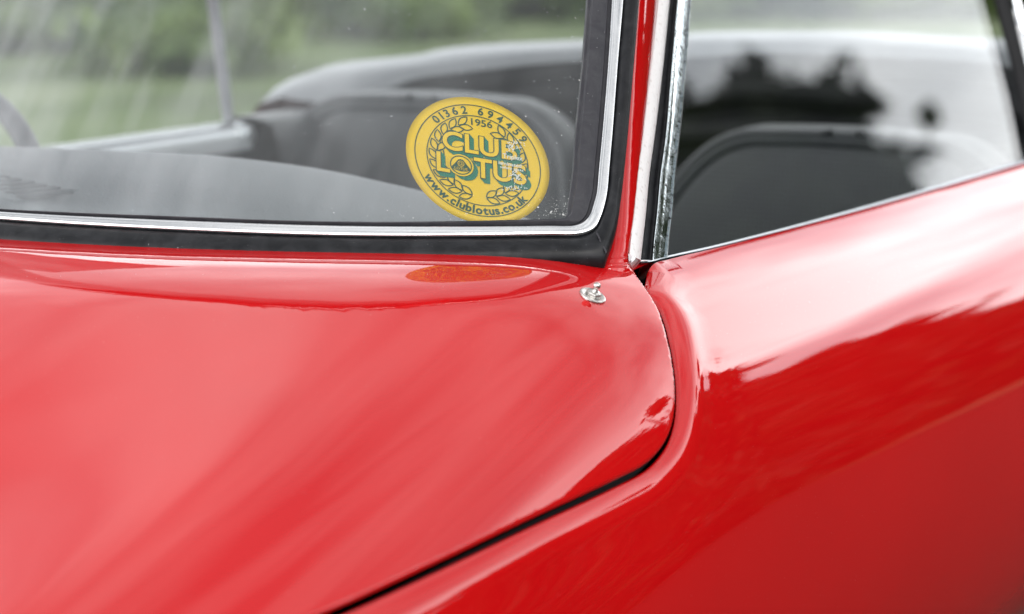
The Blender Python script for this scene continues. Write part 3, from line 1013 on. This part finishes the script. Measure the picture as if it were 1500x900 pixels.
# ------------------------------------------------------------------ tonneau fastener on the scuttle
Ys, s_ = body_hit(868, 434)
bp = body(np.array([Ys]), np.array([s_]))[0]; bn = body_normal(np.array([Ys]), np.array([s_]))[0]
tilt_ax = Vector(tuple(bn + np.array([-.04, .02, 0]))).normalized()
zq = Vector((0, 0, 1)).rotation_difference(tilt_ax).to_matrix().to_4x4()
st = bpy.data.objects.new('fastener_stud', None); COL.objects.link(st); st.parent = car
st.location = tuple(bp); st.matrix_parent_inverse = PINV['sports_car']
PINV[st.name] = Matrix.Translation(tuple(-bp))
st['label'] = 'small nickel fastener stud on a round washer on the scuttle'
def turned(name, prof, nseg=40, hexa=False):
    rows = []
    for r, z in prof:
        row = []
        for i in range(nseg):
            a = 2 * pi * i / nseg
            rr = r / (cos((a % (pi / 3)) - pi / 6) / cos(pi / 6)) if hexa and r > .0015 else r
            row.append(np.array(zq @ Vector((rr * cos(a + .25), rr * sin(a + .25), z))) + bp)
        rows.append(row)
    return loft(name, rows, M['steel'], st, closed=True, sharp=35)
turned('washer', [(.0001, .0006), (.0055, .0006), (.0058, .0010), (.0074, .0014), (.0088, .0015), (.0096, .0010), (.0098, .0004), (.0098, -.001)])
turned('nut', [(.0001, .0042), (.0040, .0042), (.0052, .0036), (.0055, .0030), (.0055, .0004)], 48, True)
turned('pin', [(.0001, .0112), (.0011, .0111), (.0020, .0105), (.0026, .0094), (.0027, .0084), (.0024, .0074), (.0017, .0066), (.0015, .0060), (.0020, .0052), (.0025, .0042)])
# old drop of touch-up paint beside the washer
Yd, sd_ = body_hit(858.5, 444.5)
dp = body(np.array([Yd]), np.array([sd_]))[0]; dn = body_normal(np.array([Yd]), np.array([sd_]))[0]
zq2 = Vector((0, 0, 1)).rotation_difference(Vector(tuple(dn))).to_matrix()
rows = [[np.array(zq2 @ Vector((r * cos(a) * 1.05, r * sin(a) * 1.9, z))) + dp for a in np.linspace(0, 2 * pi, 20, endpoint=False)] for r, z in ((.0001, .0009), (.0012, .0008), (.0021, .0004), (.0026, -.0003))]
M['chip'] = mat('matt_red_primer', (0.55, 0.02, 0.02), rough=0.7, spec=0.1)
loft('paint_drop', rows, M['chip'], car, closed=True)

# ------------------------------------------------------------------ sticker inside the windscreen
cx, cy = 700.0, 230.0
av = np.array([106.2, 17.6]); bv = np.array([2.4, 92.3])
gx, gy = np.meshgrid(np.linspace(-1, 1, 7), np.linspace(-1, 1, 7))
T_ = np.array([screen_hit(*(np.array([cx, cy]) + av * a - bv * c_)) for a, c_ in zip(gx.ravel(), gy.ravel())])
def quad(x, y): return np.stack([np.ones_like(x), x, y, x * x, x * y, y * y], -1)
QF = np.linalg.lstsq(quad(gx.ravel(), gy.ravel()), T_, rcond=None)[0]
def stick(x, y, off):
    """sticker coordinates (unit disc) to a point on the inner face of the glass"""
    uz = quad(np.asarray(x, float), np.asarray(y, float)) @ QF
    return screen(uz[..., 0], uz[..., 1], off)

DISC = -0.0062
rows = []
ang = np.linspace(0, 2 * pi, 96, endpoint=False)
for r, o_ in ((.995, DISC - .0003), (1.0, DISC), (.9, DISC), (.7, DISC), (.45, DISC), (.2, DISC), (.001, DISC)):
    rows.append(stick(np.cos(ang) * r, np.sin(ang) * r, o_))
sticker = loft('club_sticker', rows, M['yellow'], car, closed=True)
tag(sticker, 'round yellow club sticker with dark green lettering and laurel wreath')

class Flat:
    """flat print gathered in sticker coordinates"""
    def __init__(s): s.v = []; s.f = []
    def add(s, V, Fc):
        n = len(s.v); s.v += [tuple(p) for p in V]; s.f += [tuple(n + i for i in q) for q in Fc]
    def build(s, name, off, material, parent):
        A_ = np.array(s.v)
        return mesh_obj(name, stick(A_[:, 0], A_[:, 1], off), s.f, material, parent, smooth=False)
    def ring(s, r0, r1, n=96, c=(0, 0)):
        a = np.linspace(0, 2 * pi, n, endpoint=False)
        V = [(c[0] + r * cos(q), c[1] + r * sin(q)) for r in (r0, r1) for q in a]
        s.add(V, [(i, (i + 1) % n, n + (i + 1) % n, n + i) for i in range(n)])
    def outline(s, P, w_):
        P = np.asarray(P); n = len(P)
        tg_ = np.roll(P, -1, 0) - np.roll(P, 1, 0); tg_ /= np.linalg.norm(tg_, axis=1)[:, None] + 1e-9
        nn = np.stack([-tg_[:, 1], tg_[:, 0]], 1) * w_ / 2
        s.add(np.vstack([P - nn, P + nn]), [(i, (i + 1) % n, n + (i + 1) % n, n + i) for i in range(n)])

def glyphs(text, size=1.0, offset=0.0, spacing=1.0):
    c_ = bpy.data.curves.new('t', 'FONT')
    c_.body = text; c_.size = size; c_.offset = offset; c_.space_character = spacing
    c_.resolution_u = 4; c_.fill_mode = 'FRONT'
    o = bpy.data.objects.new('t', c_); COL.objects.link(o)
    dg_ = bpy.context.evaluated_depsgraph_get()
    me = bpy.data.meshes.new_from_object(o.evaluated_get(dg_))
    V = np.array([v.co[:2] for v in me.vertices]) if len(me.vertices) else np.zeros((0, 2))
    Fc = [tuple(p.vertices) for p in me.polygons]
    bpy.data.objects.remove(o); bpy.data.curves.remove(c_); bpy.data.meshes.remove(me)
    return V, Fc

def fit_word(text, x0, x1, y0, y1, offset=0.0, slant=0.0):
    V, Fc = glyphs(text, 1.0, 0.0)
    lo, hi = V.min(0), V.max(0)
    V2, F2 = glyphs(text, 1.0, offset) if offset else (V, Fc)
    sx = (x1 - x0) / (hi[0] - lo[0]); sy = (y1 - y0) / (hi[1] - lo[1])
    P = np.stack([x0 + (V2[:, 0] - lo[0]) * sx, y0 + (V2[:, 1] - lo[1]) * sy], 1)
    return P, F2

def arc_text(flat, text, r, a0, a1, size, inward=False, offset=.0):
    """characters spread evenly by their advance along an arc from a0 to a1 (degrees)"""
    wd = []
    for ch in text:
        if ch == ' ': wd.append(.42); continue
        V, _ = glyphs(ch)
        wd.append(max(V[:, 0].max() - V[:, 0].min(), .12) + .16)
    tot = sum(wd); acc = 0
    for ch, wv in zip(text, wd):
        mid = (acc + wv / 2) / tot; acc += wv
        if ch == ' ': continue
        V, Fc = glyphs(ch, size, offset)
        a = radians(a0 + (a1 - a0) * mid)
        mx_ = (V[:, 0].max() + V[:, 0].min()) / 2
        x = V[:, 0] - mx_; y = V[:, 1] - size * (.34 if not inward else .27)
        if not inward:
            ex = np.array([sin(a), -cos(a)]); ey_ = np.array([cos(a), sin(a)])
        else:
            ex = np.array([-sin(a), cos(a)]); ey_ = np.array([-cos(a), -sin(a)])
        c0_ = np.array([cos(a), sin(a)]) * r
        P = c0_ + x[:, None] * ex + y[:, None] * ey_
        flat.add(P, Fc)

fl1 = Flat(); fl1.ring(.866, .880); fl1.ring(.698, .712)
fl1.build('ring_print', DISC + .0004, M['green'], sticker)
fl2 = Flat()
arc_text(fl2, '01362 694459', .792, 141, 31, .165, offset=.004)
fl2.build('number_lettering', DISC + .0004, M['green'], sticker)
fl2 = Flat()
arc_text(fl2, 'www.clublotus.co.uk', .797, 206, 325, .175, inward=True, offset=.006)
fl2.build('address_lettering', DISC + .0004, M['green'], sticker)
fl2 = Flat()
V, Fc = fit_word('1956', -.075, .215, .555, .66, .015); fl2.add(V, Fc)
fl2.build('year_lettering', DISC + .0004, M['green'], sticker)
# laurel wreath
fl3 = Flat()
def leaf_poly(c_, a, ln_, wd):
    q = np.linspace(0, 1, 9)
    top_ = np.stack([q * ln_, wd * np.sin(pi * q) ** .9], 1); bot_ = np.stack([q[::-1][1:-1] * ln_, -wd * np.sin(pi * q[::-1][1:-1]) ** .9], 1)
    P = np.vstack([top_, bot_])
    R_ = np.array([[cos(a), -sin(a)], [sin(a), cos(a)]])
    return P @ R_.T + c_
for side in (1, -1):
    for k, an in enumerate(np.linspace(-80, 50 if side > 0 else 63, 10 if side > 0 else 11)):
        th = radians(an)
        tdir = th + pi / 2
        for rr, da in ((.565, .5), (.585, -.42)):
            c_ = np.array([cos(th), sin(th)]) * rr
            P = leaf_poly(c_, tdir + da, .19, .046)
            P[:, 0] *= side
            P[:, 0] += .01
            fl3.outline(P, .017)
fl3.build('wreath_print', DISC + .0004, M['green'], sticker)
# CLUB / LOTUS: yellow letters, green outline, green drop shadow
fs = Flat(); fo_ = Flat(); fy_ = Flat()
for word, box in (('CLUB', (-.475, .545, .10, .385)), ('LOTUS', (-.565, .665, -.265, .035))):
    for k in range(1, 7):
        q = k / 6
        V, Fc = fit_word(word, *box, offset=.050); V = V + np.array([.055, -.062]) * q; fs.add(V, Fc)
    V, Fc = fit_word(word, *box, offset=.052); fo_.add(V, Fc)
    V, Fc = fit_word(word, *box, offset=.020); fy_.add(V, Fc)
fs.build('shadow_lettering', DISC + .0005, M['teal'], sticker)
fo_.build('letter_outline', DISC + .0007, M['green'], sticker)
fy_.build('letter_face', DISC + .0009, M['yellow'], sticker)
# roundel in the O: yellow ring, green rounded triangle, monogram and small word
oc = np.array([-.235, -.125])
a = np.linspace(0, 2 * pi, 48, endpoint=False)
fr = Flat(); fr.add([oc + np.array([.175 * cos(q), .172 * sin(q)]) for q in a], [tuple(range(48))])
fr.build('roundel', DISC + .0011, M['yellow'], sticker)
fr = Flat(); fr.outline([oc + np.array([.145 * cos(q), .142 * sin(q)]) for q in a], .016)
tri = [(0, .095), (.035, .085), (.075, .03), (.125, -.035), (.125, -.065), (.09, -.085), (0, -.10), (-.09, -.085), (-.125, -.065), (-.125, -.035), (-.075, .03), (-.035, .085)]
fr.add([oc + np.array(p) for p in tri], [tuple(range(len(tri)))[::-1]])
fr.build('badge_print', DISC + .0013, M['green'], sticker)
fr = Flat()
V, Fc = fit_word('LOTUS', oc[0] - .09, oc[0] + .09, oc[1] - .078, oc[1] - .038); fr.add(V, Fc)
fr.ring(.038, .046, 24, (oc[0], oc[1] + .02))
V, Fc = fit_word('CB', oc[0] - .024, oc[0] + .024, oc[1] - .003, oc[1] + .042); fr.add(V, Fc)
fr.build('badge_lettering', DISC + .0015, M['yellow'], sticker)
# maker's mark etched on the glass, lying over the right of the sticker
fm = Flat()
def sq(px, py):
    B_ = np.stack([av, -bv], 1); return np.linalg.solve(B_, np.array([px - cx, py - cy]))
for text, px0, px1, py0, py1 in (('Triplex', 737, 766, 229, 220.5), ('laminated', 731, 764, 236.5, 231.5), ('safety glass', 733, 767, 243, 238.5)):
    p0_ = sq(px0, py0); p1_ = sq(px1, py1 + (px1 - px0) * .05)
    V, Fc = fit_word(text, p0_[0], p1_[0], min(p0_[1], p1_[1]), min(p0_[1], p1_[1]) + (py0 - py1) / 92.3, .01)
    fm.add(V, Fc)
rs = np.random.default_rng(5)
for (ax0, ay0, sx_, sy_, n_) in ((752, 210, 10, 7, 46), (757, 254, 11, 8, 34), (752, 270, 16, 3.5, 26)):
    for _ in range(n_):
        p = sq(ax0 + rs.normal() * sx_ * .6, ay0 + rs.normal() * sy_ * .6)
        a_ = rs.uniform(0, pi); l_ = rs.uniform(.006, .022); w2 = rs.uniform(.003, .007)
        dx_, dy_ = np.array([cos(a_), sin(a_)]) * l_, np.array([-sin(a_), cos(a_)]) * w2
        fm.add([p - dx_ - dy_, p + dx_ - dy_ * .6, p + dx_ * .8 + dy_, p - dx_ * 1.1 + dy_], [(0, 1, 2, 3)])
fm.build('glass_mark', -.0043, M['white_mark'], wsg)

# dried water spots and grit in the corner of the glass and along the scuttle
def flakes(name, pts, nrm, sizes, material, parent, seed):
    rs_ = np.random.default_rng(seed)
    V, Fc = [], []
    for p, n_, r_ in zip(pts, nrm, sizes):
        q_ = Vector((0, 0, 1)).rotation_difference(Vector(tuple(n_))).to_matrix()
        k_ = rs_.integers(5, 8); a0_ = rs_.uniform(0, 6.28); b0 = len(V)
        for i in range(k_):
            a_ = a0_ + 2 * pi * i / k_
            V.append(np.array(p) + np.array(q_ @ Vector((r_ * rs_.uniform(.5, 1.3) * cos(a_), r_ * rs_.uniform(.5, 1.3) * sin(a_), 0))))
        V.append(np.array(p) + np.array(n_) * r_ * .35)
        Fc += [(b0 + i, b0 + (i + 1) % k_, b0 + k_) for i in range(k_)]
    o = mesh_obj(name, V, Fc, material, parent, smooth=False)
    return tag(o, kind='stuff')
rs = np.random.default_rng(21)
M['grit'] = mat('pale_grit', (0.55, 0.55, 0.54), rough=0.8, spec=0.2)
PP, NN_, SS_ = [], [], []
for _ in range(210):
    if rs.random() < .55:
        px_, py_ = 836 - abs(rs.normal()) * 26, 318 - abs(rs.normal()) * 14
    elif rs.random() < .6:
        px_, py_ = rs.uniform(740, 856), rs.uniform(10, 320)
    else:
        px_, py_ = rs.uniform(20, 830), 322 - abs(rs.normal()) * 7
    uz = screen_hit(px_, py_)
    PP.append(screen(uz[0], uz[1], .00015))
    dy = base_dy(uz[0]); l = math.sqrt(1 + dy * dy)
    NN_.append((dy / l * sin(RK), -1 / l * sin(RK), cos(RK))); SS_.append(rs.lognormal(-8.35, .45))
flakes('dried_spots', PP, NN_, SS_, M['grit'], wsg, 2)
PP, NN_, SS_ = [], [], []
for _ in range(46):
    q_ = body_hit(rs.uniform(5, 880), 400 + abs(rs.normal()) * (5 if rs.random() < .7 else 60))
    PP.append(body(q_[:1], q_[1:])[0] + [0, 0, .00005]); NN_.append(body_normal(q_[:1], q_[1:])[0]); SS_.append(rs.lognormal(-8.5, .4))
flakes('grit', PP, NN_, SS_, M['grit'], wing, 3)

# ------------------------------------------------------------------ ground and planting
def sheet(name, x0, x1, y0, y1, z, material):
    o = mesh_obj(name, [(x0, y0, z), (x1, y0, z), (x1, y1, z), (x0, y1, z)], [(0, 1, 2, 3)], material, smooth=False)
    return tag(o, kind='structure')
sheet('ground', -400, 400, -400, 400, 0.0, M['grass'])
sheet('gravel_yard', -6, 60, -40, 16, 0.004, M['gravel'])

def foliage(name, blobs, n_leaf, size, material, seed):
    rs = np.random.default_rng(seed)
    V = []; Fc = []
    vol = np.array([b_[3] * b_[4] * b_[5] for b_ in blobs]); pr_ = vol ** .7 / (vol ** .7).sum()
    cnt = rs.multinomial(n_leaf, pr_)
    vs_, fs_ = [], []
    base = 0
    for (x, y, z, rx, ry, rz), n in zip(blobs, cnt):
        d = rs.normal(size=(n, 3)); d /= np.linalg.norm(d, axis=1)[:, None]
        r = rs.uniform(.35, 1, n) ** .5
        lump = 1 + .22 * np.sin(d[:, 0] * 5 + x) * np.sin(d[:, 1] * 5 + y) + .18 * np.sin(d[:, 2] * 7 + x * 2)
        c_ = np.array([x, y, z]) + d * (r * lump)[:, None] * np.array([rx, ry, rz])
        a_ = rs.normal(size=(n, 3)); a_ /= np.linalg.norm(a_, axis=1)[:, None]
        b2 = np.cross(a_, rs.normal(size=(n, 3))); b2 /= np.linalg.norm(b2, axis=1)[:, None]
        s2 = size * rs.uniform(.6, 1.4, n)[:, None]
        q = np.stack([c_ - a_ * s2, c_ + b2 * s2 * .55, c_ + a_ * s2, c_ - b2 * s2 * .55], 1)
        vs_.append(q.reshape(-1, 3))
        fs_.append(np.arange(n * 4).reshape(-1, 4) + base); base += n * 4
    fl_q = np.vstack(fs_).tolist()
    # dense inner growth that closes the crowns
    for (x, y, z, rx, ry, rz) in blobs:
        ph_ = rs.uniform(0, 6.28)
        for i in range(5):
            th = pi * (i + .5) / 5
            vs_.append(np.array([(x + .72 * rx * sin(th) * cos(a) * (1 + .2 * sin(3 * a + ph_)), y + .72 * ry * sin(th) * sin(a) * (1 + .2 * sin(3 * a + ph_)), z + .72 * rz * cos(th)) for a in np.linspace(0, 2 * pi, 8, endpoint=False)]))
        fl_q += grid_faces(5, 8, base, True); base += 40
    return mesh_obj(name, np.vstack(vs_), fl_q, material, smooth=False)

# woodland edge behind and to the left of the car, seen mirrored in paint and glass
rs = np.random.default_rng(11)
bl = []
rs = np.random.default_rng(19)
tv, tf = [], []
for hdeg in list(np.arange(-62, 14, 4.2)) + list(np.arange(14, 36, 2.0)) + list(np.arange(36, 150, 4.5)):  # the last stretch of trees is unseen, added to dim the lower door
    hd = radians(hdeg + rs.uniform(-.6, .6))
    # the wood stands taller and nearer round to the car's left
    el = np.interp(math.degrees(hd), [-62, 4, 10, 15, 18.4, 19.4, 20.6, 22.5, 26, 30, 34, 60], [5, 5, 6.5, 8, 9.5, 15.5, 21, 25, 29, 32, 34, 14])
    dist = rs.uniform(32, 38) if hd < radians(18.4) else rs.uniform(24, 27)
    ht = (1.0 + dist * tan(radians(el))) * rs.uniform(.9, 1.08)
    x, y = CAM[0] + sin(hd) * dist, CAM[1] + cos(hd) * dist
    nb2 = rs.integers(5, 8)
    for j in range(nb2):
        f = j / nb2
        rr = rs.uniform(1.2, 2.0) * (1.25 - .55 * f)
        sp = 1.2 if hd < radians(14) or hd > radians(24) else .7
        bl.append((x + rs.normal() * sp, y + rs.normal() * sp, ht * (.18 + .72 * f), rr, rr, rr * .8))
    for j in range(4):
        rr = rs.uniform(1.3, 2.2)
        bl.append((x + rs.normal() * 1.6, y + rs.normal() * 1.6, rr * .5, rr, rr, rr * .9))
    a = np.linspace(0, 2 * pi, 7, endpoint=False); n0 = len(tv)
    for z, r in ((0, .28), (ht * .4, .18), (ht * .8, .06)):
        tv += [(x + r * cos(q), y + r * sin(q), z) for q in a]
    tf += [tuple(n0 + i for i in q) for q in grid_faces(3, 7, 0, True)]
tr_ = foliage('woodland', bl, 210000, .27, M['leaf'], 3)
tag(tr_, 'belt of leafy trees around the car, mirrored in paint and glass', 'trees', kind='stuff')
tk = mesh_obj('woodland_trunks', tv, tf, M['bark'], tr_)
tag(tk, kind='stuff')
# low shrubs across the grass, blurred behind the cabin
bl = []
for (px, dist, rr, hh) in ((-60, 19, 1.3, .9), (110, 23, 1.6, 1.0), (260, 16, .8, .55), (420, 24, 1.7, .95), (560, 20, 1.0, .8), (690, 25, 2.0, 1.1), (830, 24, 1.8, 1.1), (1000, 25, 2.0, 1.15), (1140, 24, 1.6, 1.1), (1300, 25, 2.0, 1.0)):
    hd = TH - math.atan((px - 750) / F)
    x, y = CAM[0] - sin(hd) * dist, CAM[1] + cos(hd) * dist
    bl.append((x, y, hh * .45, rr, rr, hh * .6))
    bl.append((x + rr * .6, y - .3, hh * .3, rr * .6, rr * .6, hh * .4))
M['shrub_leaf'] = mat('pale_shrub_leaf', (0.1, 0.15, 0.05), rough=0.55, spec=0.3)
t, b = nodes(M['shrub_leaf'])
n = noise(t, 0.9, 4, 0.6)
r = ramp(t, n.outputs['Fac'], 0.36, (0.03, 0.06, 0.02), 0.66, (0.20, 0.27, 0.075))
t.links.new(r.outputs['Color'], b.inputs['Base Color'])
sh = foliage('shrubs', bl, 26000, .075, M['shrub_leaf'], 4)
tag(sh, 'blurred low green shrubs across the grass behind the car', 'shrubs', kind='stuff')
